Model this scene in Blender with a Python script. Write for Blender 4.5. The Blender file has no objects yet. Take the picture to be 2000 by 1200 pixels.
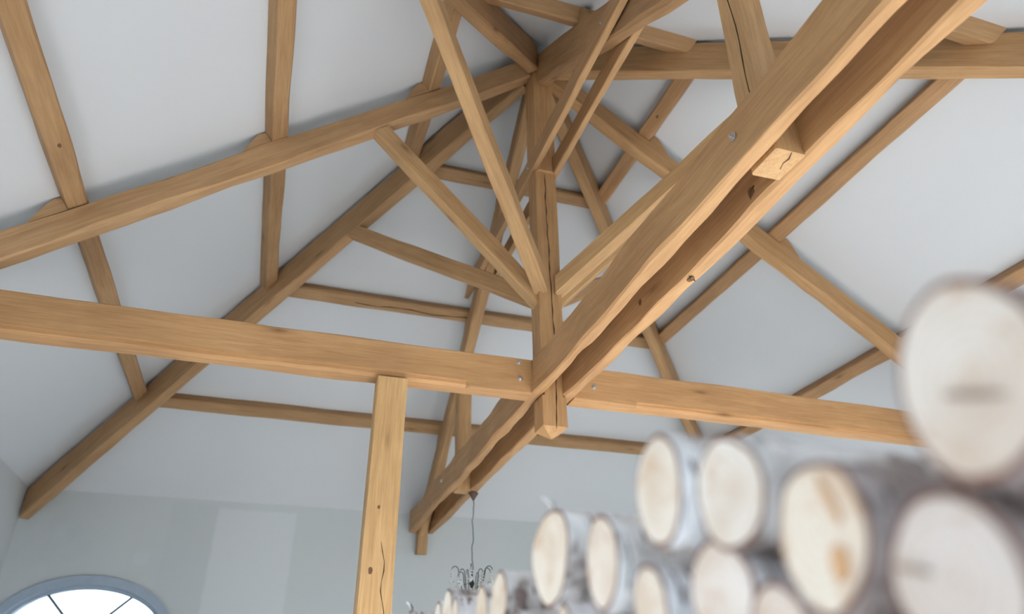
import bpy, bmesh, math, random
from mathutils import Vector, Matrix
V = Vector
sc = bpy.context.scene
COL = sc.collection

# ------------------------------------------------------------------ camera
CAM = V((-1.9001, -4.8370, -1.7999))
RIGHT, UP, FWD = V((.95114, -.30866, -.00804)), V((-.14639, -.4737, .86843)), V((.27186, .82482, .49574))
cd = bpy.data.cameras.new('camera'); cam = bpy.data.objects.new('camera', cd); COL.objects.link(cam)
m = Matrix((RIGHT, UP, -FWD)).transposed().to_4x4(); m.translation = CAM
cam.matrix_world = m
cd.sensor_width = 36; cd.lens = 1385.0 / 2000 * 36; cd.clip_start = .02; cd.clip_end = 200
cd.dof.use_dof = True; cd.dof.focus_distance = 4.1; cd.dof.aperture_fstop = 1.35
sc.camera = cam

# ------------------------------------------------------------------ light
world = bpy.data.worlds.new('sky'); sc.world = world; world.use_nodes = True
bg = world.node_tree.nodes['Background']
bg.inputs[0].default_value = (.68, .85, 1.0, 1); bg.inputs[1].default_value = 5.0
sun = bpy.data.lights.new('sun', 'SUN'); sun.energy = 42; sun.angle = .02; sun.color = (1, .985, .97)
so = bpy.data.objects.new('sun', sun); COL.objects.link(so)
so.rotation_euler = V((-.24, .76, -.38)).to_track_quat('-Z', 'Y').to_euler()
sc.view_settings.view_transform = 'Standard'; sc.view_settings.look = 'None'
sc.view_settings.gamma = 1; sc.view_settings.use_curve_mapping = False
sc.view_settings.exposure = 0.15

# ------------------------------------------------------------------ dimensions (metres, king post at the origin)
HR = 4.33                                   # inside apex of the roof
S = dict(xn=.7845, yp=.7499, xp=.7317, yn=.7121)   # slopes of the four faces
EAVE = .58; FLOOR = -3.30
XL, XR = -(HR - EAVE) / S['xn'], (HR - EAVE) / S['xp']
YF, YN = (HR - EAVE) / S['yp'], -(HR - EAVE) / S['yn']
GI, GO = .0793, .1736                       # twin tie beam: inner and outer faces
ZB, ZT = .315, .604

# ------------------------------------------------------------------ material helpers
class NT:
    def __init__(s, name):
        s.m = bpy.data.materials.new(name); s.m.use_nodes = True
        s.t = s.m.node_tree; s.n = s.t.nodes; s.l = s.t.links
        s.b = s.n['Principled BSDF']
    def node(s, typ, **kw):
        n = s.n.new(typ)
        for k, v in kw.items():
            if k in n.inputs.keys(): n.inputs[k].default_value = v
            else: setattr(n, k, v)
        return n
    def link(s, a, b): s.l.new(a, b)
    def mapping(s, src, scale=(1, 1, 1)):
        mp = s.node('ShaderNodeMapping'); mp.inputs['Scale'].default_value = scale
        s.link(src, mp.inputs['Vector']); return mp.outputs[0]
    def noise(s, vec, scale, detail=4, rough=.55, dist=0):
        n = s.node('ShaderNodeTexNoise'); n.inputs['Scale'].default_value = scale
        n.inputs['Detail'].default_value = detail; n.inputs['Roughness'].default_value = rough
        n.inputs['Distortion'].default_value = dist
        s.link(vec, n.inputs['Vector']); return n.outputs['Fac']
    def ramp(s, fac, stops):
        r = s.node('ShaderNodeValToRGB'); e = r.color_ramp.elements
        while len(e) < len(stops): e.new(.5)
        for i, (p, c) in enumerate(stops):
            e[i].position = p; e[i].color = (*c, 1) if len(c) == 3 else c
        s.link(fac, r.inputs[0]); return r.outputs[0]
    def mix(s, a, b, fac, mode='MIX'):
        x = s.node('ShaderNodeMix', data_type='RGBA', blend_type=mode)
        for sock, v in ((x.inputs[6], a), (x.inputs[7], b), (x.inputs[0], fac)):
            if hasattr(v, 'links'): s.link(v, sock)
            else: sock.default_value = v if not isinstance(v, tuple) else (*v, 1)
        return x.outputs[2]
    def math(s, op, a, b=0.0, c=None):
        x = s.node('ShaderNodeMath', operation=op)
        for i, v in enumerate((a, b) + ((c,) if c is not None else ())):
            if hasattr(v, 'links'): s.link(v, x.inputs[i])
            else: x.inputs[i].default_value = v
        return x.outputs[0]
    def bump(s, h, strength=.3, dist=.01):
        b = s.node('ShaderNodeBump'); b.inputs['Strength'].default_value = strength
        b.inputs['Distance'].default_value = dist
        s.link(h, b.inputs['Height']); s.link(b.outputs[0], s.b.inputs['Normal'])
    def done(s, col=None, rough=.6, spec=.3):
        if col is not None:
            if hasattr(col, 'links'): s.link(col, s.b.inputs['Base Color'])
            else: s.b.inputs['Base Color'].default_value = (*col, 1)
        if hasattr(rough, 'links'): s.link(rough, s.b.inputs['Roughness'])
        else: s.b.inputs['Roughness'].default_value = rough
        s.b.inputs['Specular IOR Level'].default_value = spec
        return s.m

def obj_coords(t, jitter=True):
    tc = t.node('ShaderNodeTexCoord').outputs['Object']
    if not jitter: return tc
    oi = t.node('ShaderNodeObjectInfo')
    k = t.math('MULTIPLY', oi.outputs['Random'], 37.0)
    cx = t.node('ShaderNodeCombineXYZ'); t.link(k, cx.inputs[0]); t.link(k, cx.inputs[1]); t.link(k, cx.inputs[2])
    a = t.node('ShaderNodeVectorMath', operation='ADD'); t.link(tc, a.inputs[0]); t.link(cx.outputs[0], a.inputs[1])
    return a.outputs[0]

def mat_oak():
    t = NT('oak'); c = obj_coords(t)
    grain = t.noise(t.mapping(c, (3.5, 75, 75)), 1.0, 6, .65, .3)
    cath = t.noise(t.mapping(c, (1.1, 11, 11)), 1.0, 4, .55, .9)
    wav = t.node('ShaderNodeTexWave', wave_type='RINGS', rings_direction='X'); wav.inputs['Scale'].default_value = 5.5
    wav.inputs['Distortion'].default_value = 5; wav.inputs['Detail'].default_value = 2; wav.inputs['Detail Scale'].default_value = 1.2
    t.link(t.mapping(c, (.22, 1, 1)), wav.inputs['Vector'])
    fleck = t.noise(t.mapping(c, (30, 120, 120)), 1.0, 2, .5)
    blot = t.noise(c, 1.6, 3, .5)
    oi = t.node('ShaderNodeObjectInfo')
    base = t.ramp(cath, [(.25, (.445, .270, .138)), (.5, (.505, .320, .168)), (.78, (.56, .370, .203))])
    base = t.mix(base, t.ramp(grain, [(.3, (.62, .57, .52)), (.60, (1.0, 1.0, 1.0))]), .55, 'MULTIPLY')
    base = t.mix(base, t.ramp(wav.outputs['Fac'], [(.0, (.84, .81, .77)), (.5, (1, 1, 1)), (1, (1.04, 1.03, 1.0))]), .22, 'MULTIPLY')
    base = t.mix(base, t.ramp(blot, [(.32, (.84, .82, .82)), (.65, (1.06, 1.05, 1.04))]), .8, 'MULTIPLY')
    base = t.mix(base, t.ramp(fleck, [(.66, (1, 1, 1)), (.72, (1.18, 1.16, 1.12))]), .35, 'MULTIPLY')
    vor = t.node('ShaderNodeTexVoronoi'); vor.inputs['Scale'].default_value = 1.0
    t.link(t.mapping(c, (1.3, 5.0, 5.0)), vor.inputs['Vector'])
    kn = t.ramp(t.math('ADD', vor.outputs['Distance'], t.math('MULTIPLY', grain, .06)), [(.06, (1, 1, 1)), (.13, (.25, .25, .25)), (.2, (0, 0, 0))])
    base = t.mix(base, (.17, .09, .042), t.math('MULTIPLY', kn, .75))
    base = t.mix(base, oi.outputs['Color'], 1.0, 'MULTIPLY')
    t.bump(t.math('ADD', grain, t.math('MULTIPLY', cath, .6)), .25, .006)
    return t.done(base, .62, .25)

def mat_plain(name, col, rough=.6, metal=0, noise=0, spec=.3):
    t = NT(name); c = obj_coords(t)
    n = t.noise(c, 9, 3)
    k = .12 if not noise else noise
    colr = t.mix((col[0]*(1-k), col[1]*(1-k), col[2]*(1-k)), (col[0]*(1+k), col[1]*(1+k), col[2]*(1+k)), n)
    t.b.inputs['Metallic'].default_value = metal
    return t.done(colr, rough, spec)

def mat_plaster(name, col):
    t = NT(name); c = obj_coords(t, False)
    n = t.noise(c, .7, 3, .5); n2 = t.noise(c, 14, 4, .6)
    x = t.mix((col[0]*.97, col[1]*.97, col[2]*.975), (col[0]*1.02, col[1]*1.02, col[2]*1.02), n)
    t.bump(n2, .06, .004)
    return t.done(x, .75, .2)

def mat_wall_far():
    t = NT('patched_plaster'); c = obj_coords(t, False)
    n = t.noise(c, .9, 4, .55); n2 = t.noise(c, 6, 4, .6)
    x = t.mix((.545, .585, .595), (.585, .62, .63), n)
    sep = t.node('ShaderNodeSeparateXYZ'); t.link(c, sep.inputs[0])
    wob = t.math('MULTIPLY', t.math('SUBTRACT', n2, .5), .05)
    X = t.math('ADD', sep.outputs[0], wob); Z = t.math('ADD', sep.outputs[2], wob)
    def rect(x0, x1, z0, z1, soft=.03):
        def st(v, e, s):
            mr = t.node('ShaderNodeMapRange', interpolation_type='SMOOTHSTEP')
            mr.inputs[1].default_value = e - soft; mr.inputs[2].default_value = e + soft
            if s < 0: mr.inputs[3].default_value = 1; mr.inputs[4].default_value = 0
            t.link(v, mr.inputs[0]); return mr.outputs[0]
        a = t.math('MULTIPLY', st(X, x0, 1), st(X, x1, -1)); b = t.math('MULTIPLY', st(Z, z0, 1), st(Z, z1, -1))
        return t.math('MULTIPLY', a, b)
    # painted-over filler patches, then a soft mottled darker area at the left end
    x = t.mix(x, (.64, .675, .70), t.math('MULTIPLY', rect(-2.62, -1.66, -1.2, .48), .75))
    x = t.mix(x, (.515, .555, .57), t.math('MULTIPLY', rect(-3.16, -2.62, -1.2, .53), .35))
    x = t.mix(x, (.60, .63, .66), t.math('MULTIPLY', rect(-3.46, -3.30, -.24, -.10), .6))
    x = t.mix(x, (.47, .51, .535), t.math('MULTIPLY', rect(-4.9, -3.9, -.35, .5, .35), t.math('MULTIPLY', n2, .9)))
    t.bump(n2, .1, .004)
    return t.done(x, .7, .2)

def mat_bark():
    t = NT('birch_bark'); c = obj_coords(t)
    tc = t.node('ShaderNodeTexCoord').outputs['Object']
    big = t.noise(c, 9, 4, .6, .3)
    len_ = t.noise(t.mapping(c, (95, 16, 16)), 1.0, 3, .55)
    fine = t.noise(t.mapping(c, (160, 40, 40)), 1.0, 3, .6)
    oi = t.node('ShaderNodeObjectInfo')
    base = t.ramp(big, [(.36, (.24, .18, .165)), (.44, (.66, .62, .60)), (.60, (.90, .885, .88))])
    base = t.mix(base, (.10, .07, .06), t.ramp(len_, [(.585, (0, 0, 0)), (.64, (1, 1, 1))]))
    base = t.mix(base, (.46, .35, .32), t.math('MULTIPLY', t.ramp(fine, [(.58, (0, 0, 0)), (.75, (1, 1, 1))]), .35))
    base = t.mix(base, oi.outputs['Color'], 1.0, 'MULTIPLY')
    t.bump(len_, .4, .004)
    return t.done(base, .6, .25)

def mat_cut():
    t = NT('cut_birch'); tc = obj_coords(t, False); c = obj_coords(t)
    sep = t.node('ShaderNodeSeparateXYZ'); t.link(tc, sep.inputs[0])
    warp = t.noise(c, 12, 3)
    r = t.math('SQRT', t.math('ADD', t.math('POWER', sep.outputs[1], 2.0), t.math('POWER', sep.outputs[2], 2.0)))
    r = t.math('ADD', r, t.math('MULTIPLY', warp, .022))
    ring = t.math('SINE', t.math('MULTIPLY', r, 620.0))
    blot = t.noise(c, 22, 4, .6, .5); big = t.noise(c, 9, 2)
    base = t.ramp(big, [(.3, (.64, .52, .42)), (.5, (.75, .665, .59)), (.7, (.81, .755, .70))])
    base = t.mix(base, (.62, .46, .34), t.math('MULTIPLY', t.ramp(ring, [(.45, (0, 0, 0)), (.95, (1, 1, 1))]), .38))
    base = t.mix(base, (.52, .30, .15), t.math('MULTIPLY', t.ramp(blot, [(.54, (0, 0, 0)), (.68, (1, 1, 1))]), .60))
    heart = t.ramp(r, [(.006, (1, 1, 1)), (.022, (0, 0, 0))])
    base = t.mix(base, (.60, .40, .25), t.math('MULTIPLY', heart, .5))
    oi = t.node('ShaderNodeObjectInfo'); base = t.mix(base, oi.outputs['Color'], 1.0, 'MULTIPLY')
    t.bump(t.noise(t.mapping(c, (1, 160, 40)), 1, 3), .25, .003)
    return t.done(base, .8, .15)

def mat_pane():
    t = NT('window_glass')
    tr = t.node('ShaderNodeBsdfTransparent'); gl = t.node('ShaderNodeBsdfGlossy'); gl.inputs['Roughness'].default_value = .02
    mx = t.node('ShaderNodeMixShader'); mx.inputs[0].default_value = .05
    t.link(tr.outputs[0], mx.inputs[1]); t.link(gl.outputs[0], mx.inputs[2])
    t.link(mx.outputs[0], t.n['Material Output'].inputs['Surface']); return t.m

def mat_crystal():
    t = NT('crystal_glass')
    t.b.inputs['Metallic'].default_value = .8
    return t.done((.96, .98, .98), .06, 1.0)

M = dict(oak=mat_oak(), plaster=mat_plaster('white_plaster', (.63, .65, .67)), wall=mat_plaster('wall_plaster', (.60, .625, .64)),
         wallf=mat_wall_far(), bark=mat_bark(), cut=mat_cut(), pane=mat_pane(), crystal=mat_crystal(),
         inner=mat_plain('inner_bark', (.20, .09, .06), .8), steel=mat_plain('galvanised_steel', (.55, .55, .56), .35, .9),
         iron=mat_plain('dark_iron', (.035, .032, .03), .5, .6), crack=mat_plain('crack_shadow', (.055, .032, .018), .9),
         knot=mat_plain('knot_wood', (.16, .085, .04), .7, 0, .4), frame=mat_plain('grey_frame_paint', (.36, .43, .52), .45),
         bar=mat_plain('glazing_bar_paint', (.16, .19, .22), .5), floor=mat_plain('pale_limestone', (.70, .69, .68), .5, 0, .06),
         gravel=mat_plain('gravel', (.17, .18, .165), .9, 0, .2), rope=mat_plain('flex', (.10, .12, .12), .6))

# ------------------------------------------------------------------ object helpers
def tag(o, label=None, cat=None, group=None, kind=None):
    if label: o['label'] = label
    if cat: o['category'] = cat
    if group: o['group'] = group
    if kind: o['kind'] = kind
    return o
def link_mesh(name, verts, faces, mat, parent=None, smooth=False, mats=None, fm=None):
    me = bpy.data.meshes.new(name); me.from_pydata([tuple(v) for v in verts], [], faces); me.update()
    for mm in (mats or [mat]): me.materials.append(mm)
    bm = bmesh.new(); bm.from_mesh(me); bmesh.ops.recalc_face_normals(bm, faces=bm.faces); bm.to_mesh(me); bm.free()
    if fm:
        for p, i in zip(me.polygons, fm): p.material_index = i
    if smooth:
        for p in me.polygons: p.use_smooth = True
    o = bpy.data.objects.new(name, me); COL.objects.link(o)
    if parent: o.parent = parent
    return o
def box_data(c, s):
    x, y, z = c; a, b, d = s[0]/2, s[1]/2, s[2]/2
    v = [(x+i*a, y+j*b, z+k*d) for i in (-1, 1) for j in (-1, 1) for k in (-1, 1)]
    f = [(0, 1, 3, 2), (4, 6, 7, 5), (0, 4, 5, 1), (2, 3, 7, 6), (0, 2, 6, 4), (1, 5, 7, 3)]
    return v, f
class MB:
    def __init__(s): s.v, s.f = [], []
    def add(s, v, f):
        o = len(s.v); s.v += [tuple(p) for p in v]; s.f += [tuple(i+o for i in q) for q in f]; return s
    def box(s, c, sz): return s.add(*box_data(c, sz))
    def tube(s, pts, r, n=8, r1=None):
        pts = [V(p) for p in pts]; vs = []; fs = []; N = len(pts)
        for i, p in enumerate(pts):
            t = (pts[min(i+1, N-1)] - pts[max(i-1, 0)]).normalized()
            a = t.cross(V((0, 0, 1)) if abs(t.z) < .9 else V((1, 0, 0))).normalized(); b = t.cross(a)
            rr = r if r1 is None else r + (r1 - r) * i / (N - 1)
            vs += [p + (a*math.cos(2*math.pi*k/n) + b*math.sin(2*math.pi*k/n)) * rr for k in range(n)]
        for i in range(N-1):
            for k in range(n):
                fs.append((i*n+k, i*n+(k+1) % n, (i+1)*n+(k+1) % n, (i+1)*n+k))
        fs += [tuple(range(n)), tuple(range((N-1)*n, N*n))]
        return s.add(vs, fs)
    def lathe(s, prof, c=(0, 0, 0), n=10):
        vs = []; fs = []; N = len(prof)
        for r, z in prof: vs += [(c[0]+r*math.cos(2*math.pi*k/n), c[1]+r*math.sin(2*math.pi*k/n), c[2]+z) for k in range(n)]
        for i in range(N-1):
            for k in range(n): fs.append((i*n+k, i*n+(k+1) % n, (i+1)*n+(k+1) % n, (i+1)*n+k))
        fs += [tuple(range(n)), tuple(range((N-1)*n, N*n))]
        return s.add(vs, fs)
    def build(s, name, mat, parent=None, smooth=False): return link_mesh(name, s.v, s.f, mat, parent, smooth)

def snoise(seed, n=4, f0=1.0):
    r = random.Random(seed); k = [(f0 * (1.7 ** i) * r.uniform(.8, 1.25), r.uniform(0, 6.28), 1 / (1.35 ** i)) for i in range(n)]
    tot = sum(a for _, _, a in k)
    return lambda t: sum(a * math.sin(f * t * 2 * math.pi + p) for f, p, a in k) / tot

def timber(name, p0, p1, w, d, up=(0, 0, 1), cut0=None, cut1=None, wane=(.006, .006, .006, .006), wob=.004,
           seed=0, tint=(1, 1, 1), parent=None, step=.16, amp=1.0, rebate=None):
    """A sawn oak beam from p0 to p1: section w (across) x d (along 'up'); corners bl, br, tr, tl waney along the length; ends cut on planes (point, normal)."""
    p0, p1 = V(p0), V(p1); ax = (p1 - p0); L = ax.length; ax /= L
    y = V(up).cross(ax).normalized(); z = ax.cross(y)
    mw = Matrix((ax, y, z)).transposed().to_4x4(); mw.translation = p0; inv = mw.inverted()
    n = max(2, int(L / step)); vs = []; fs = []; xs = [L * i / n for i in range(n + 1)]
    if rebate:                                   # (corner, height, depth, from, to) a stepped rebate along one lower edge
        xs = sorted(xs + [rebate[3], rebate[3] + .03, rebate[4] - .03, rebate[4]]); n = len(xs) - 1
        xs = [min(max(x, 0), L) for x in xs]
    RN = 10 if rebate else 8
    cor = [(-1, -1), (1, -1), (1, 1), (-1, 1)]
    nz = [snoise(seed*31 + i*7 + 1, 4, .35) for i in range(12)]
    for i in range(n + 1):
        x = xs[i]
        ring = []
        for k, (sy, sz) in enumerate(cor):
            c = wane[k] * (1 + amp * (.9 * nz[k](x) + .5 * max(0, nz[k](x * 2.3 + 5))))
            c = max(.0025, c)
            yy = sy * w / 2 + wob * nz[4 + k](x); zz = sz * d / 2 + wob * nz[8 + k](x + 3)
            a, b = (yy, zz - sz * c), (yy - sy * c, zz)
            if rebate and k == rebate[0]:
                h, dp = (rebate[1], rebate[2]) if rebate[3] + .029 < x < rebate[4] - .029 else (.004, .004)
                q = [(yy, zz - sz*h), (yy - sy*dp*.5, zz - sz*h*1.02), (yy - sy*dp*.55, zz - sz*h*.5), (yy - sy*dp, zz)]
                ring += q if k in (0, 2) else q[::-1]; continue
            ring += [a, b] if k in (0, 2) else [b, a]
        vs += [V((x, q[0], q[1])) for q in ring]
    def cut(idx, plane):
        P, N = inv @ V(plane[0]), (inv.to_3x3() @ V(plane[1]))
        for j in idx:
            v = vs[j]; v.x = P.x + (N.y * (P.y - v.y) + N.z * (P.z - v.z)) / N.x
    if cut0: cut(range(RN), cut0)
    if cut1: cut(range(n*RN, n*RN + RN), cut1)
    for i in range(n):
        for k in range(RN): fs.append((i*RN+k, i*RN+(k+1) % RN, (i+1)*RN+(k+1) % RN, (i+1)*RN+k))
    fs += [tuple(range(RN)), tuple(range(n*RN, n*RN+RN))]
    o = link_mesh(name, vs, fs, M['oak'], parent)
    o.matrix_world = mw; o.color = (*tint, 1)
    return o

def child_world(o, parent):
    o.parent = parent; o.matrix_parent_inverse = parent.matrix_world.inverted(); return o
def bolt(parent, p, n, r=.017):
    n = V(n).normalized(); q = n.to_track_quat('Z', 'Y').to_matrix().to_4x4(); q.translation = V(p)
    mb = MB(); mb.lathe([(r, -.004), (r, .002), (r*.9, .003)], n=16); mb.lathe([(r*.55, .003), (r*.55, .011), (r*.45, .013)], n=6); mb.lathe([(r*.28, .013), (r*.28, .019)], n=8)
    o = mb.build('bolt', M['steel']); o.matrix_world = q; return child_world(o, parent)
def on_face(parent, name, origin, u, v, n, shapes, mat, lift=.0007):
    """thin flat piece lying on a timber's face; shapes = list of closed outlines in (u, v)."""
    o_, u, v, n = V(origin), V(u).normalized(), V(v).normalized(), V(n).normalized(); mb = MB()
    for sh in shapes:
        k = len(sh); top = [o_ + u*a + v*b + n*lift for a, b in sh]; bot = [o_ + u*a + v*b - n*.004 for a, b in sh]
        mb.add(top + bot, [tuple(range(k)), tuple(range(k, 2*k))] + [(i, (i+1) % k, k+(i+1) % k, k+i) for i in range(k)])
    ob = mb.build(name, mat); return child_world(ob, parent)
def crack_strip(pts, w):
    """outline of a jagged crack through pts, width w, tapering at the ends"""
    out = []; N = len(pts)
    up, dn = [], []
    for i, (a, b) in enumerate(pts):
        a0, b0 = pts[max(i-1, 0)]; a1, b1 = pts[min(i+1, N-1)]
        dx, dy = a1-a0, b1-b0; L = math.hypot(dx, dy) or 1
        ww = w * (.15 if i in (0, N-1) else .6 + .4*math.sin(i*2.7))
        up.append((a - dy/L*ww/2, b + dx/L*ww/2)); dn.append((a + dy/L*ww/2, b - dx/L*ww/2))
    return [[up[i], up[i+1], dn[i+1], dn[i]] for i in range(N-1)]
def ellipse(cx, cy, a, b, n=12, rot=0, seed=1):
    r = random.Random(seed); o = []
    for i in range(n):
        t = 2*math.pi*i/n; k = r.uniform(.85, 1.15); x, y = a*k*math.cos(t), b*k*math.sin(t)
        o.append((cx + x*math.cos(rot) - y*math.sin(rot), cy + x*math.sin(rot) + y*math.cos(rot)))
    return o

# ------------------------------------------------------------------ the room
def ring_wall(name, mat, x0, x1, z0, z1, yi, yo, cx, cz, a, b, seg=64):
    """wall slab in the xz plane with an elliptical opening"""
    angs = sorted(set([2*math.pi*i/seg for i in range(seg)] + [math.atan2(zz-cz, xx-cx) % (2*math.pi) for xx in (x0, x1) for zz in (z0, z1)]))
    inn, out = [], []
    for t in angs:
        c, s_ = math.cos(t), math.sin(t)
        k = 1 / math.sqrt((c/a)**2 + (s_/b)**2); inn.append((cx + c*k, cz + s_*k))
        kk = min([(x1-cx)/c if c > 1e-9 else ((x0-cx)/c if c < -1e-9 else 1e9), (z1-cz)/s_ if s_ > 1e-9 else ((z0-cz)/s_ if s_ < -1e-9 else 1e9)])
        out.append((cx + c*kk, cz + s_*kk))
    n = len(angs); vs = []
    for y in (yi, yo): vs += [(p[0], y, p[1]) for p in inn] + [(p[0], y, p[1]) for p in out]
    fs = []
    for i in range(n):
        j = (i+1) % n
        fs += [(i, j, n+j, n+i), (2*n+i, 2*n+j, 3*n+j, 3*n+i), (i, j, 2*n+j, 2*n+i), (n+i, n+j, 3*n+j, 3*n+i)]
    return link_mesh(name, vs, fs, mat)
WT = .28
WX, WZ, WA, WB = -3.82, -1.035, .865, .55
o = ring_wall('wall_far', M['wallf'], XL-WT, XR+WT, FLOOR, EAVE, YF, YF+WT, WX, WZ, WA, WB); tag(o, kind='structure')

def slab_wall(name, axis, c0, c1, at, out, openings):
    """wall with rectangular openings: axis 'x' or 'y' is the running direction; openings (a0, a1, z0, z1)"""
    mb = MB()
    def blk(a0, a1, z0, z1):
        if a1-a0 < 1e-4 or z1-z0 < 1e-4: return
        c = ((a0+a1)/2, (at+out)/2, (z0+z1)/2); s = (a1-a0, abs(out-at), z1-z0)
        if axis == 'y': c = (c[1], c[0], c[2]); s = (s[1], s[0], s[2])
        mb.box(c, s)
    cur = c0
    for a0, a1, z0, z1 in sorted(openings):
        blk(cur, a0, FLOOR, EAVE); blk(a0, a1, FLOOR, z0); blk(a0, a1, z1, EAVE); cur = a1
    blk(cur, c1, FLOOR, EAVE)
    return tag(mb.build(name, M['wall']), kind='structure')
LEFT_OP = [(-5.0, -2.7, -3.1, -.5)]  # unseen openings in three walls, placed and sized for the light they admit
NEAR_OP = [(-3.7, -2.5, -2.8, -.8), (0.0, 2.4, -3.2, -.3), (3.2, 4.2, -3.2, -.3)]
RIGHT_OP = [(1.4, 3.4, -3.2, -.5)]
slab_wall('wall_left', 'y', YN-WT, YF, XL, XL-WT, LEFT_OP)
slab_wall('wall_right', 'y', YN-WT, YF, XR, XR+WT, RIGHT_OP)
slab_wall('wall_near', 'x', XL, XR, YN, YN-WT, NEAR_OP)
mb = MB().box(((XL+XR)/2, (YN+YF)/2, FLOOR-.1), (XR-XL+2*WT, YF-YN+2*WT, .2)); tag(mb.build('floor', M['floor']), kind='structure')
mb = MB().box((0, 0, FLOOR-.35), (90, 90, .2)); tag(mb.build('ground', M['gravel']), kind='structure')
# roof lining: inner pyramid with a solid thickness above
ov = .35; T = .22
def rz(x, y): return HR - max(-x*S['xn'], x*S['xp'], -y*S['yn'], y*S['yp'])
cin = [(XL, YN), (XR, YN), (XR, YF), (XL, YF)]
cout = [(x*1.08, y*1.08) for x, y in cin]
vs = [(x, y, EAVE) for x, y in cin] + [(0, 0, HR)] + [(x, y, HR - (HR-EAVE)*1.08 + T*1.3) for x, y in cout] + [(0, 0, HR + T*1.3)] + [(x, y, HR - (HR-EAVE)*1.08) for x, y in cout]
fs = [(i, (i+1) % 4, 4) for i in range(4)] + [(5+i, 5+(i+1) % 4, 9) for i in range(4)] + [(i, (i+1) % 4, 10+(i+1) % 4, 10+i) for i in range(4)] + [(10+i, 10+(i+1) % 4, 5+(i+1) % 4, 5+i) for i in range(4)]
tag(link_mesh('ceiling', vs, fs, M['plaster']), kind='structure')

# oval window in the far wall
def oval_ring(a0, b0, a1, b1, y0, y1, seg=64):
    vs = []; fs = []
    for i in range(seg):
        t = 2*math.pi*i/seg; c, s_ = math.cos(t), math.sin(t)
        vs += [(WX+a0*c, y0, WZ+b0*s_), (WX+a1*c, y0, WZ+b1*s_), (WX+a1*c, y1, WZ+b1*s_), (WX+a0*c, y1, WZ+b0*s_)]
    for i in range(seg):
        j = (i+1) % seg
        for k in range(4): fs.append((i*4+k, i*4+(k+1) % 4, j*4+(k+1) % 4, j*4+k))
    return vs, fs
mb = MB(); mb.add(*oval_ring(.865, .55, .965, .65, YF-.05, YF)); mb.add(*oval_ring(.825, .51, .864, .549, YF+.02, YF+.10))
win = mb.build('window_1', M['frame'], smooth=False); tag(win, kind='structure')
seg = 48; vs = []
for y in (YF+.055, YF+.061): vs += [(WX+.83*math.cos(2*math.pi*i/seg), y, WZ+.515*math.sin(2*math.pi*i/seg)) for i in range(seg)]
link_mesh('window_pane', vs, [tuple(range(seg)), tuple(range(seg, 2*seg))] + [(i, (i+1) % seg, seg+(i+1) % seg, seg+i) for i in range(seg)], M['pane'], win)
for k in range(8):
    t = math.pi/8 + k*math.pi/4 + math.pi/8
    dx, dz = math.cos(t), math.sin(t); r = 1 / math.sqrt((dx/.835)**2 + (dz/.52)**2)
    if k in (1, 3, 5, 7): continue
    mb = MB(); a = V((WX+dx*.05, YF+.045, WZ+dz*.05)); b = V((WX+dx*r, YF+.045, WZ+dz*r)); mb.tube([a, b], .016, 6); mb.build('glazing_bar', M['bar'], win)
mb = MB(); mb.add(*[[(v[0], v[1], v[2]) for v in oval_ring(.04, .04, .062, .062, YF+.03, YF+.054, 24)[0]], oval_ring(.04, .04, .062, .062, YF+.03, YF+.054, 24)[1]]); mb.build('glazing_hub', M['bar'], win)
# glazing frames of the added openings outside the view
wn = 2
for axis, at, ops in (('y', XL-WT/2, LEFT_OP), ('x', YN-WT/2, NEAR_OP), ('y', XR+WT/2, RIGHT_OP)):
    for a0, a1, z0, z1 in ops:
        mb = MB()
        def blk(p0, p1, q0, q1):
            c = ((p0+p1)/2, at, (q0+q1)/2); s = (p1-p0, .06, q1-q0)
            if axis == 'y': c = (c[1], c[0], c[2]); s = (s[1], s[0], s[2])
            mb.box(c, s)
        mid = (a0+a1)/2
        blk(a0, a0+.06, z0, z1); blk(a1-.06, a1, z0, z1); blk(a0+.06, a1-.06, z0, z0+.06); blk(a0+.06, a1-.06, z1-.06, z1); blk(mid-.03, mid+.03, z0+.06, z1-.06)
        tag(mb.build('window_%d' % wn, M['frame']), kind='structure'); wn += 1

# ------------------------------------------------------------------ timber frame
WARM, TAN, YEL, DARK = (1.06, .99, .90), (1, 1, 1), (1.12, 1.10, 1.02), (.86, .85, .84)
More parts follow.
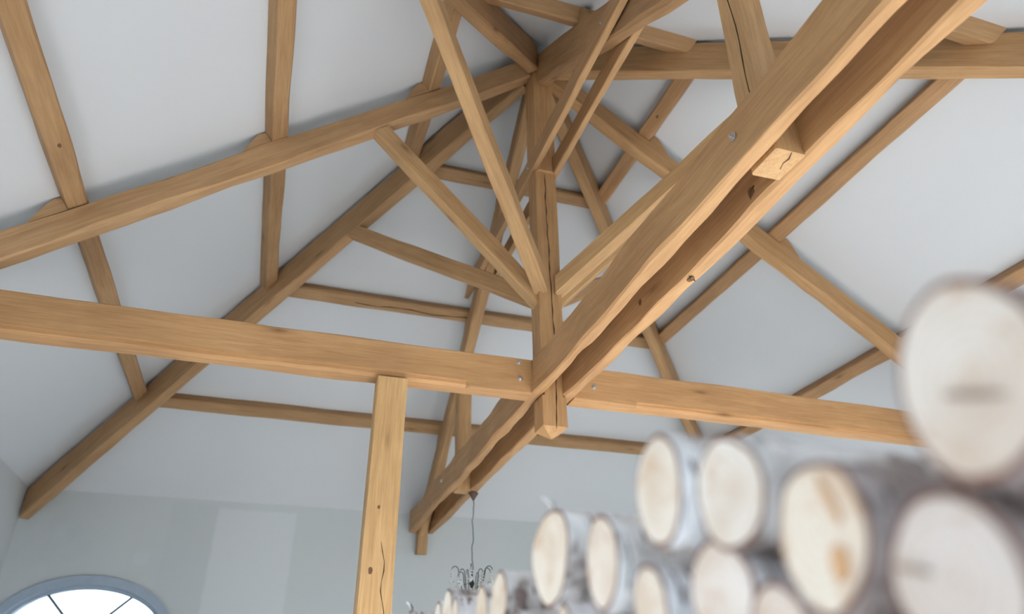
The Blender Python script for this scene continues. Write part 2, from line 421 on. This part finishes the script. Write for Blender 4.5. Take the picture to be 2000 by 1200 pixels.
# king post
def king_post():
    prof = [(0.0, .004, .004), (.069, .1, .1), (.312, .1, .1), (.3125, .0785, .1), (.606, .0785, .1), (.6065, .1, .1), (2.545, .1, .1),
            (2.55, .0755, .118), (2.74, .0755, .118), (2.745, .1, .118), (3.55, .1, .118), (4.0, .1, .1)]
    z = []; vs = []; fs = []
    rows = []
    for i, (zz, a, b) in enumerate(prof):
        rows.append((zz, a, b))
        if i+1 < len(prof) and prof[i+1][0] - zz > .5:
            k = int((prof[i+1][0]-zz)/.25)
            for j in range(1, k): rows.append((zz + (prof[i+1][0]-zz)*j/k, a, b))
    nz = [snoise(900+i, 4, .5) for i in range(4)]
    for zz, a, b in rows:
        c = .006
        ring = []
        for k, (sx, sy) in enumerate([(-1, -1), (1, -1), (1, 1), (-1, 1)]):
            e = .003*nz[k](zz); cc = min(c*(1+.6*nz[k](zz+4)), a*.4)
            p, q = (sx*(a+e), sy*(b+e-cc)), (sx*(a+e-cc), sy*(b+e))
            ring += [p, q] if k in (0, 2) else [q, p]
        vs += [(zz, -y, x) for x, y in ring]          # local X runs up the post
    n = len(rows)
    for i in range(n-1):
        for k in range(8): fs.append((i*8+k, i*8+(k+1) % 8, (i+1)*8+(k+1) % 8, (i+1)*8+k))
    fs += [tuple(range(8)), tuple(range((n-1)*8, n*8))]
    o = link_mesh('king_post', vs, fs, M['oak'])
    # local (X,Y,Z) -> world (z, -y, x)
    mw = Matrix(((0, 0, 1), (0, -1, 0), (1, 0, 0))).to_4x4(); o.matrix_world = mw; o.color = (1.04, .96, .84, 1)
    return o
kp = king_post()
tag(kp, 'square oak king post with a long crack and pointed foot under the apex', 'post')
r = random.Random(5)
pts = [(.0 + .012*math.sin(z*2.1) + r.uniform(-.005, .005), z) for z in [.05 + i*.085 for i in range(30)]]
on_face(kp, 'crack', (.004, -.103, 0), (1, 0, 0), (0, 0, 1), (0, -1, 0), crack_strip(pts, .011), M['crack'], .0012)

# tie beams
xw0, xw1 = XL+.01, XR-.01
tb = timber('tie_beam', (xw0, 0, .461), (-GO-.001, 0, .461), .1636, .282, wane=(.006, .006, .008, .006), wob=.007, seed=11, rebate=(0, .042, .05, .05, -GO-.001-xw0-.49), tint=(1.06, .97, .86))
tag(tb, 'long oak tie beam resting on the lone post, meeting the paired beams', 'beam')
for x, z in ((-.282, .565), (-.272, .431)): bolt(tb, (x, -.083, z), (0, -1, 0), .019)
tb2 = timber('tie_beam', (GO+.001, 0, .461), (xw1, 0, .461), .1636, .282, wane=(.006, .006, .006, .006), wob=.006, seed=12, rebate=(0, .036, .05, .52, xw1-GO-.06), tint=(1.12, 1.0, .87))
tag(tb2, 'oak tie beam running from the king post behind the birch logs', 'beam')
bolt(tb2, (.347, -.083, .436), (0, -1, 0), .019)
for s_, nm, sd, wn_ in ((-1, 'near', 21, (.02, .012, .01, .014)), (1, 'far', 22, (.012, .01, .006, .006))):
    x = s_*(GI+GO)/2
    o = timber('twin_tie_beam', (x, YN+.01, (ZB+ZT)/2), (x, 4.93, (ZB+ZT)/2), GO-GI, ZT-ZB, wane=wn_, wob=.016 if s_ < 0 else .012, seed=sd, tint=(1.02, .95, .86), step=.12)
    if s_ < 0:
        tag(o, 'bolted front plank of the paired wavy-edged beams crossing diagonally past the king post', 'beam', 'paired tie beam planks')
        bolt(o, (-GO-.002, -2.847, .472), (-1, 0, 0), .021); bolt(o, (-GO-.002, 3.01, .488), (-1, 0, 0), .024)
        twin_near = o
    else:
        tag(o, 'rear plank of the paired diagonal beams, knotty along its inner face', 'beam', 'paired tie beam planks')
        twin_far = o
# knots and splits on the rear plank
def knot(parent, p, u, v, n, a, b, seed, split=None):
    on_face(parent, 'knot', p, u, v, n, [ellipse(0, 0, a, b, 12, 0, seed)], M['knot'], .0009)
    if split: on_face(parent, 'crack', p, u, v, n, crack_strip(split, .008), M['crack'], .0016)
knot(twin_far, (GI-.006, -2.60, .40), (0, 1, 0), (0, 0, 1), (-1, 0, 0), .022, .03, 1, [(-.03, .02), (-.008, .008), (.006, -.012), (.01, -.035)])
knot(twin_far, (GI-.006, -1.42, .43), (0, 1, 0), (0, 0, 1), (-1, 0, 0), .016, .022, 2)
knot(twin_far, (.12, -1.93, ZB-.010), (0, 1, 0), (1, 0, 0), (0, 0, -1), .03, .016, 3, [(-.03, -.03), (-.01, -.012), (.004, .0), (.0, .02), (.012, .035)])
# posts hung between the paired planks
for y, zt, lab, sd in ((-2.885, 1.835, 'oak queen post with split end showing between the paired beams, nearest the camera', 31),
                       (2.78, 1.815, 'short oak queen post between the paired beams above the chandelier', 32)):
    s_ = S['yn'] if y < 0 else S['yp']
    sg = -1 if y < 0 else 1
    o = timber('queen_post', (0, y, ZB+.004), (0, y, zt), .152, .18, up=(0, 1, 0), cut1=((0, y, HR-(.585 if y < 0 else .445)-s_*abs(y)), (0, sg*s_, 1)), wane=(.008, .006, .006, .02), wob=.006, seed=sd, tint=YEL)
    tag(o, lab, 'post')
    if y < 0:
        on_face(o, 'crack', (-.078, y-.03, .62), (0, 1, 0), (0, 0, 1), (-1, 0, 0), crack_strip([(.0+.008*math.sin(k), k*.11) for k in range(10)], .004), M['crack'], .002)
        on_face(o, 'crack', (.03, y, ZB+.003), (1, 0, 0), (0, 1, 0), (0, 0, -1), crack_strip([(-.02, -.09), (-.005, -.05), (-.012, -.02), (.0, .02)], .008), M['crack'], .002)
o = timber('wall_post', (0, 4.90, .03), (0, 4.86, .62), .135, .12, up=(0, 1, 0), wane=(.008,)*4, seed=33, tint=(.95, .93, .88))
tag(o, 'short oak stub post hanging below the far end of the paired beams', 'post')
o = timber('prop_post', (-1.246, .0, FLOOR), (-1.246, .0, .318), .215, .16, up=(0, 1, 0), wane=(.004,)*4, wob=.003, seed=34, tint=(1.22, 1.22, 1.08))
tag(o, 'tall pale oak post standing under the long tie beam', 'post')
on_face(o, 'crack', (-1.246, -.0815, -1.2), (1, 0, 0), (0, 0, 1), (0, -1, 0), crack_strip([(.045+.012*math.sin(k*1.3)+.004*k, -k*.06) for k in range(-6, 9)], .006), M['crack'], .001)
knot(o, (-1.27, -.0815, -.62), (1, 0, 0), (0, 0, 1), (0, -1, 0), .008, .012, 4)
knot(o, (-1.29, -.0815, -1.02), (1, 0, 0), (0, 0, 1), (0, -1, 0), .014, .02, 5)

# principal rafters in the middle of each face (their backs carry the purlins)
RT, RB = .17, .445
RBK = dict(xn=RB, xp=RB, yp=RB, yn=.585)
PUR = dict(xn=(1.147, 2.41, 3.65), yp=(1.19, 2.52, 3.83), xp=(1.20, 2.56, 3.90), yn=(1.15, 2.64))
DIR = dict(xn=V((-1, 0, 0)), xp=V((1, 0, 0)), yp=V((0, 1, 0)), yn=V((0, -1, 0)))
LIM = dict(xn=-XL, xp=XR, yp=YF, yn=-YN)
LABR = dict(xn='oak principal rafter climbing above the lone post, crossed by three purlins', xp='oak principal rafter descending to the birch logs under the paler slope',
            yp='oak principal rafter on the far slope, partly behind the king post', yn='oak principal rafter clasped by the collar planks, at the top edge above the apex')
TR = dict(xn=(.98, .95, .92), xp=(1.06, 1.0, .90), yp=(1.0, .96, .9), yn=(.9, .85, .8))
PD = .13; PW = .145
raf = {}
for i, k in enumerate(DIR):
    d, s_ = DIR[k], S[k]; cs = math.sqrt(1+s_*s_); off = (RT+RBK[k])/2
    rn = (d*s_ + V((0, 0, 1))).normalized()
    p0 = d*.1 + V((0, 0, HR-off-s_*.1)); e = LIM[k]-(.42 if k[0] == 'x' else .012)
    p1 = d*e + V((0, 0, HR-off-s_*e))
    o = timber('principal_rafter', p0, p1, .125, (RBK[k]-RT)/cs, up=rn, cut0=(d*.101, d), cut1=(d*e, d), wane=(.018, .018, .01, .01), wob=.009, seed=41+i, tint=TR[k])
    tag(o, LABR[k], 'rafter', 'principal rafters'); raf[k] = o
    t_ = (d - V((0, 0, s_))).normalized()        # down the slope
    y = rn.cross(t_).normalized()
    for j, q in enumerate(PUR[k]):
        c0 = d*q + V((0, 0, HR - s_*q)) - rn*(RT/cs)     # on the rafter's back, under the purlin axis
        w = .052
        a0, a1 = PW/2+.002, PW/2+.27
        prof = [(a0, .001), (a0, PD*.85), (a0+.045, PD*.92), (a0+.09, PD*.80), (a1-.05, PD*.25), (a1, .001)]
        vs = [c0 + t_*a + rn*h - y*w for a, h in prof] + [c0 + t_*a + rn*h + y*w for a, h in prof]; n = len(prof)
        inv = o.matrix_world.inverted()
        cl = link_mesh('cleat', [inv @ v for v in vs], [tuple(range(n)), tuple(range(n, 2*n))] + [(u, (u+1) % n, n+(u+1) % n, n+u) for u in range(n)], M['oak'], o)
        cl.color = (*TR[k], 1)

# hip rafters
def hip_dir(kx, ky):
    v = V(((1 if kx == 'xp' else -1)/S[kx], (1 if ky == 'yp' else -1)/S[ky], -1.0)); return v
HIPS = [('xn', 'yp', 'oak hip rafter running down to the wall corner above the oval window', (.88, .84, .80)),
        ('xp', 'yp', 'oak hip rafter dropping behind the far tie beam toward the stacked logs', (.98, .95, .88)),
        ('xn', 'yn', 'dark oak hip rafter at the top edge, left of the collar planks', (.86, .80, .74)),
        ('xp', 'yn', 'oak hip rafter lying level across the upper corner behind the paired beams', (.98, .93, .86))]
HW = .125; HT, HB = .055, .43
hipn = {}
for i, (kx, ky, lab, tint) in enumerate(HIPS):
    v = hip_dir(kx, ky); hd = V((v.x, v.y, 0)); L = hd.length; hdn = hd/L; sl = 1/L
    end = math.hypot(LIM[kx], LIM[ky])-.10; off = (HT+HB)/2; st = .15
    p0 = hdn*st + V((0, 0, HR-off-sl*st)); p1 = hdn*end + V((0, 0, HR-off-sl*end))
    o = timber('hip_rafter', p0, p1, HW, (HB-HT)*math.cos(math.atan(sl)), cut0=(hdn*st, hdn), cut1=(hdn*end, hdn), wane=(.012, .014, .03, .03), wob=.009, seed=51+i, tint=tint, amp=.6)
    tag(o, lab, 'rafter', 'hip rafters'); hipn[(kx, ky)] = hdn

# purlins
PLAB = {('xn', 0): 'upper purlin of the left slope, crossing the rafter nearest the apex', ('xn', 1): 'middle purlin of the left slope, running nearly upright to the top edge',
        ('xn', 2): 'lowest purlin of the left slope, at the frame corner', ('yp', 0): 'short upper purlin of the far slope, behind the king post',
        ('yp', 1): 'middle purlin of the far slope, passing behind the king post at brace height', ('yp', 2): 'lowest purlin of the far slope, just above the far wall',
        ('xp', 0): 'short upper purlin of the right slope, close to the king post', ('xp', 1): 'middle purlin of the right slope, a long diagonal behind the paired beams',
        ('xp', 2): 'lowest purlin of the right slope, running behind the topmost birch log', ('yn', 0): 'short purlin above the collar planks at the top edge',
        ('yn', 1): 'purlin end landing on the level hip in the top right corner'}
for k in PUR:
    d, s_ = DIR[k], S[k]; rn = (d*s_ + V((0, 0, 1))).normalized(); cs = math.sqrt(1+s_*s_)
    for j, q in enumerate(PUR[k]):
        c = d*q + V((0, 0, HR-s_*q)) - rn*(PD/2+.001)
        if k[0] == 'x': ends = [(k, 'yn'), (k, 'yp')]; run = V((0, 1, 0)); ss = (S['yn'], S['yp'])
        else: ends = [('xn', k), ('xp', k)]; run = V((1, 0, 0)); ss = (S['xn'], S['xp'])
        l0, l1 = q*s_/ss[0], q*s_/ss[1]
        cuts = []
        for hk in ends:
            h = hipn[hk]; nn = V((-h.y, h.x, 0)); 
            if nn.dot(d) < 0: nn = -nn
            cuts.append((nn*(HW/2), nn))
        o = timber('purlin', c - run*(l0-.1), c + run*(l1-.1), PW, PD, up=rn, cut0=cuts[0], cut1=cuts[1], wane=(.014, .008, .004, .004), wob=.006, seed=61+j*7+ord(k[0])+ord(k[1]),
                   tint=(.87, .84, .80) if k != 'xp' else (.90, .84, .80))
        tag(o, 'oak ' + PLAB[(k, j)], 'purlin', 'roof purlins')
        tdn = (d - V((0, 0, s_))).normalized()
        if (k, j) == ('yp', 1): on_face(o, 'crack', c - rn*(PD/2+.001) - run*1.4, run, tdn, -rn, crack_strip([(i*.13, .02 + .012*math.sin(i*1.1) + .004*math.sin(i*3.7)) for i in range(12)], .011), M['crack'], .006)
        if (k, j) in (('xn', 1), ('xn', 2), ('xp', 0)): knot(o, c - rn*(PD/2+.001) - run*(.7 if j else .35), run, tdn, -rn, .02, .012, j+20)

# collar: two planks clasping the king post
for s_, lab in ((-1, 'oak collar plank nearer the camera, bolted across the king post head'), (1, 'oak collar plank on the far side of the king post head')):
    x = s_*(.076+.132)/2
    o = timber('collar_plank', (x, -2.36, 2.645), (x, 2.42, 2.645), .056, .19, wane=(.006,)*4, wob=.007, seed=71+s_, tint=(1.0, .95, .88))
    tag(o, lab, 'beam', 'collar planks')
    if s_ < 0:
        bolt(o, (-.134, -1.68, 2.66), (-1, 0, 0)); bolt(o, (-.134, 0, 2.64), (-1, 0, 0))

# braces from the king post to the rafters
def brace(target_xy, zl, zu, k_cut_l, cutu, lab, seed, tint, w=.12, d=.15):
    tx, ty = target_xy; h = V((tx, ty, 0)).normalized()
    a = V((0, 0, zl)) + h*.12; b = V((tx, ty, zu))
    o = timber('brace', a, b, w, d, cut0=k_cut_l, cut1=cutu, wane=(.008, .01, .008, .008), wob=.006, seed=seed, tint=tint)
    return tag(o, lab, 'brace', 'king post braces')
def rplane(k):        # underside of a principal rafter
    d, s_ = DIR[k], S[k]; return (V((0, 0, HR-RB+.004)), d*s_ + V((0, 0, 1)))
def hplane(kx, ky):
    v = hip_dir(kx, ky); hd = V((v.x, v.y, 0)); L = hd.length; return (V((0, 0, HR-HB+.004)), hd/L*(1/L) + V((0, 0, 1)))
ZL = 1.27
brace((-1.52, 0), ZL, 2.70, (V((-.1, 0, 0)), V((1, 0, 0))), rplane('xn'), 'oak brace slanting up to the rafter above the lone post', 81, YEL)
brace((1.52, 0), ZL, 2.78, (V((.1, 0, 0)), V((1, 0, 0))), rplane('xp'), 'oak brace just below the longer one, right of the king post', 82, YEL)
for kx, ky, lab, sd in (('xn', 'yp', 'shallow oak brace running from the hip rafter across to the king post', 83), ('xp', 'yp', 'short oak brace end peeping out right of the king post', 84),
                        ('xn', 'yn', 'long pale oak brace climbing steeply to the top edge in front of the rafters', 85), ('xp', 'yn', 'stout oak brace rising right from the king post toward the paired beams', 86)):
    h = hipn[(kx, ky)]; t = h*2.28
    brace((t.x, t.y), ZL if ky == 'yp' else ZL+.05, 2.73, (h*.115, h), hplane(kx, ky), lab, sd, YEL if ky == 'yn' else (1.02, .98, .9))

# ------------------------------------------------------------------ chandelier
CX, CY = .132, 2.75
ch = bpy.data.objects.new('chandelier', None); COL.objects.link(ch); ch.location = (CX, CY, -.9)
tag(ch, 'small wire chandelier with crystal drops hanging from the paired beams', 'chandelier')
def chp(mb, name, mat, par=ch, smooth=True):
    base = V((CX, CY, -.9)); mb.v = [tuple(V(v)-base) for v in mb.v]; o = mb.build(name, mat, par, smooth); return o
mb = MB().lathe([(.012, -.075), (.03, -.04), (.055, -.005), (.055, 0)], (CX, CY, ZB-.012), 14); chp(mb, 'ceiling_cup', mat_plain('rusty_cup', (.10, .06, .045), .6))
mb = MB().tube([(CX+.006*math.sin(i*.9)+.004*math.sin(i*2.1), CY+.004*math.cos(i), ZB-.08 - i*.045) for i in range(19)], .006, 6); chp(mb, 'flex', M['rope'])
ctr = -.70
mb = MB().lathe([(.006, .2), (.012, .1), (.03, .06), (.012, .02), (.035, -.03), (.04, -.06), (.015, -.11), (.004, -.15)], (CX, CY, ctr), 12); chp(mb, 'stem', M['iron'])
for k in range(9):
    a = 2*math.pi*k/9 + .2; u = V((math.cos(a), math.sin(a), 0)); c = V((CX, CY, ctr)); Rr = .185 if k % 2 == 0 else .15
    hgt = .225 if k % 2 == 0 else .185
    pts = []
    for i in range(14):
        t = i/13
        if t < .6: q = t/.6; pts.append(c + u*(.03+(Rr-.07)*q) + V((0, 0, -.03 - .06*math.sin(q*math.pi) + hgt*q*q)))
        else:
            q = (t-.6)/.4*math.pi; pts.append(c + u*(Rr-.04+.035*(1-math.cos(q))) + V((0, 0, hgt-.03 + .035*math.sin(q))))
    mb = MB().tube(pts, .0045, 6); arm = chp(mb, 'arm', M['iron'])
    tip = pts[-1]; zz = tip.z
    for i, (rr, hh) in enumerate(((.018, .02), (.022, .024), (.019, .022), (.030, .07))):
        zz -= hh + .004
        mb = MB().lathe([(.001, 0), (rr, hh*.45), (rr, hh*.6), (.001, hh)], (tip.x, tip.y, zz), 8); chp(mb, 'crystal', M['crystal'], arm, False)
    p = pts[5]; zz = p.z
    for i, (rr, hh) in enumerate(((.018, .022), (.022, .024), (.028, .065))):
        zz -= hh + .004
        mb = MB().lathe([(.001, 0), (rr, hh*.45), (rr, hh*.6), (.001, hh)], (p.x, p.y, zz), 8); chp(mb, 'crystal', M['crystal'], arm, False)

# ------------------------------------------------------------------ birch log pile
PX = CAM.x + .45                      # plane of the cut ends, facing the left wall
def log(y, z, ry, rz, lab, seed, dx=0., length=.36, bark=(1, 1, 1), cut=(1, 1, 1), lump=.05, yaw=0.):
    r = random.Random(seed); ph = [r.uniform(0, 6.28) for _ in range(4)]; N = 32; NS = 9
    nz = [snoise(seed*13+i, 3, 2.2) for i in range(3)]
    def rad(t, x): return 1 + lump*(.55*math.cos(2*t+ph[0]) + .5*math.cos(3*t+ph[1]) + .25*math.cos(5*t+ph[2])) + .02*math.sin(t*2+ph[3]+x*9) + .012*nz[0](x*2+math.cos(t))
    def ring(x, k):
        oy, oz = .006*nz[1](x), .006*nz[2](x)
        return [(x, oy + ry*k*rad(2*math.pi*i/N, x)*math.cos(2*math.pi*i/N), oz + rz*k*rad(2*math.pi*i/N, x)*math.sin(2*math.pi*i/N)) for i in range(N)]
    # core with two slightly uneven sawn ends
    th = .0055/((ry+rz)/2)
    vs = []; fs = []
    tiltY, tiltZ = r.uniform(-.05, .05), r.uniform(-.05, .05)
    def endring(x, k, s): return [(p[0] + (p[1]*tiltY + p[2]*tiltZ), p[1], p[2]) for p in ring(x, k)]
    rings = [endring(.001, .33, 0), endring(.0, .68, 0), endring(.0015, 1-th, 0), endring(length-.0015, 1-th, 1), endring(length, .6, 1)]
    for q in rings: vs += q
    for i in range(4):
        for j in range(N): fs.append((i*N+j, i*N+(j+1) % N, (i+1)*N+(j+1) % N, (i+1)*N+j))
    fs += [tuple(range(N)), tuple(range(4*N, 5*N))]
    o = link_mesh('birch_log', vs, fs, M['cut']); o.color = (*cut, 1)
    o.location = (PX+dx, CAM.y+y, CAM.z+z); o.rotation_euler = (0, 0, yaw)
    vs = []; fs = []; fm = []
    outer = [endring(length*i/NS if 0 < i < NS else (.003 if i == 0 else length-.003), 1, 0) for i in range(NS+1)]
    for q in outer: vs += q
    for q in (endring(.003, 1-th*.98, 0), endring(length-.003, 1-th*.98, 0)): vs += q
    for i in range(NS):
        for j in range(N): fs.append((i*N+j, i*N+(j+1) % N, (i+1)*N+(j+1) % N, (i+1)*N+j)); fm.append(0)
    a, b = (NS+1)*N, (NS+2)*N
    for j in range(N):
        fs.append((j, (j+1) % N, a+(j+1) % N, a+j)); fm.append(1)
        fs.append((NS*N+j, NS*N+(j+1) % N, b+(j+1) % N, b+j)); fm.append(1)
    bk = link_mesh('bark', vs, fs, M['bark'], o, True, [M['bark'], M['inner']], fm); bk.color = (*bark, 1)
    log_by[seed] = o
    return tag(o, lab, 'log', 'birch logs in the pile')
log_by = {}
GREY = (.55, .48, .47)
LOGS = [  # y, z, ry, rz, label, bark, cut, lump
 (.335, .200, .062, .074, 'largest blurred birch log on top of the pile at the edge', GREY, (.93, .90, .88), .04),
 (.398, .076, .058, .056, 'big blurred birch log directly under the topmost one', GREY, (.86, .82, .82), .05),
 (.527, .135, .060, .066, 'oval birch log end with an orange stain and dark bark', GREY, (1.0, .94, .86), .06),
 (.636, .202, .058, .060, 'birch log end with a greyish ring, between the stained and creamy ends', (1, 1, 1), (.97, .95, .93), .05),
 (.787, .238, .056, .074, 'tall creamy birch log end with bright white bark under the tie beam', (1.02, 1.02, 1.04), (1.06, 1.05, 1.02), .04),
 (.702, .108, .060, .054, 'reddish-rimmed birch log end in the row below the creamy one', (.8, .76, .76), (1.0, .97, .97), .06),
 (.852, .114, .048, .049, 'small birch log end low in the pile below the white-barked one', (.95, .95, .98), (1.02, .98, .93), .05),
 (.985, .184, .058, .066, 'tall narrow birch log end with pale pink-tinged cut face', (1, 1, 1), (1.04, 1.0, .96), .03),
 (1.190, .232, .078, .082, 'lumpy birch log end with a bulge and a peeling bark curl', (1, 1, 1), (1.06, 1.03, .97), .11),
 (1.488, .196, .055, .060, 'birch log on the top row just right of the chandelier', (1, 1, 1), (1.03, .99, .92), .05),
 (1.620, .190, .048, .058, 'birch log end directly below the chandelier', (1, 1, 1), (1.0, .95, .86), .05),
 (1.964, .224, .052, .058, 'white birch log top left of the chandelier, with a rounded end', (1, 1, 1), (1.03, 1.0, .95), .04),
 (1.840, .198, .050, .054, 'birch log with dark-flecked bark under the chandelier crystals', (.9, .86, .86), (1.02, .98, .93), .05),
 (2.075, .215, .042, .052, 'small birch log second from the far end of the top row', (1, 1, 1), (1.03, 1.0, .95), .04),
 (2.290, .205, .048, .058, 'birch log near the far end of the pile, only its top showing', (1, 1, 1), (1.03, 1.0, .95), .04),
 (2.500, .235, .046, .056, 'farthest birch log with a bark curl, bottom edge beside the post', (1, 1, 1), (1.03, 1.0, .95), .04),
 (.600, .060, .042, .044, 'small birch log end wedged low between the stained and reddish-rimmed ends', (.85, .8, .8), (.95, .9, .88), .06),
 (1.369, .120, .042, .048, 'little round birch log end below the lumpy one, on its far side', (.9, .88, .88), (1.0, .96, .9), .04),
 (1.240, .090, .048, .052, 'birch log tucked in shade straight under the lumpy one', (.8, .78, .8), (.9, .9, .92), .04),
 (1.120, .095, .044, .056, 'birch log end low in the pile between the lumpy and pink-tinged ends', (.95, .93, .95), (1.0, .95, .9), .05),
 (.265, .075, .058, .060, 'birch log with shade painted into its colours at the bottom right corner', (.32, .26, .25), (.35, .29, .27), .05),  # added log, tinted dark to stand in for a shaded gap
 (1.730, .110, .060, .055, 'birch log in the second row below the chandelier', (.9, .88, .88), (1, .96, .9), .04),
 (1.560, .080, .055, .050, 'birch log in the second row right of the chandelier', (.9, .88, .88), (1, .96, .9), .04),
 (.965, .064, .050, .050, 'birch log low in the pile under the tall narrow end', (.9, .88, .88), (1, .96, .9), .04),
 (1.980, .100, .056, .055, 'birch log in the second row under the rounded white one', (.9, .88, .88), (1, .96, .9), .04),
 (2.400, .125, .056, .055, 'birch log in the second row under the farthest ones', (.9, .88, .88), (1, .96, .9), .04),
 (2.180, .120, .060, .055, 'birch log in the second row near the far end', (.9, .88, .88), (1, .96, .9), .04),
]
yawr = random.Random(3)
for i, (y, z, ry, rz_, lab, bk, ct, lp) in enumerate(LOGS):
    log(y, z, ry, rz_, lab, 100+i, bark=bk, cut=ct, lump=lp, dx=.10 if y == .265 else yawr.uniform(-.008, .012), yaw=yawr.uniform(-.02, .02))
bpy.context.view_layer.update()
def end_mark(lg, name, cy_, cz_, shapes, mat):
    ob = on_face(lg, name, lg.matrix_world @ V((-.001, cy_, cz_)), (0, 1, 0), (0, 0, 1), (-1, 0, 0), shapes, mat, .0025)
    return ob
M['stain'] = mat_plain('orange_stain', (.62, .36, .19), .8, 0, .25); M['drycrack'] = mat_plain('end_crack', (.30, .20, .15), .9, 0, .3)
end_mark(log_by[100], 'end_crack', 0, -.012, [ellipse(0, 0, .025, .0028, 10, .36, 7)], M['drycrack'])
end_mark(log_by[101], 'end_crack', .030, .012, [ellipse(0, 0, .016, .002, 10, .3, 8)], M['drycrack'])
end_mark(log_by[102], 'stain', -.026, .022, [ellipse(0, 0, .004, .024, 10, -.35, 9)], M['stain'])
end_mark(log_by[102], 'stain', -.022, -.030, [ellipse(0, 0, .010, .016, 10, .1, 10)], M['stain'])
for lg, z0, k in ((log_by[108], .078, .7), (log_by[115], .054, .8)):      # curls of loose bark
    mb = MB().tube([(.014, -.006, z0-.035), (.012, -.004, z0-.01), (.010, 0, z0+.012*k), (.004, .006, z0+.028*k), (-.006, .009, z0+.036*k)], .011*k, 7, .004*k)
    cu = mb.build('bark_curl', M['bark'], lg, True)
# shelf the pile stands on (below the picture)
rk = bpy.data.objects.new('log_rack', None); COL.objects.link(rk); rk.location = (PX+.2, CAM.y+1.4, FLOOR)
tag(rk, 'plain oak rack carrying the birch logs', 'rack')
zt = CAM.z+.012-.0
for j in range(3):
    MB().box((-.12+j*.15, 0, zt-.02-FLOOR), (.12, 2.5, .036)).build('shelf_board', M['oak'], rk)
for j in range(4):
    MB().box((.245, .38, zt+.045+j*.085-FLOOR), (.022, 1.5, .08)).build('light_stop_board', M['oak'], rk)  # boards added behind the logs to stop light showing through the gaps
for sx in (-.15, .2):
    for sy in (-1.15, 0, 1.15):
        MB().box((sx, sy, (zt-.04-FLOOR)/2), (.06, .06, zt-.04-FLOOR)).build('leg', M['oak'], rk)
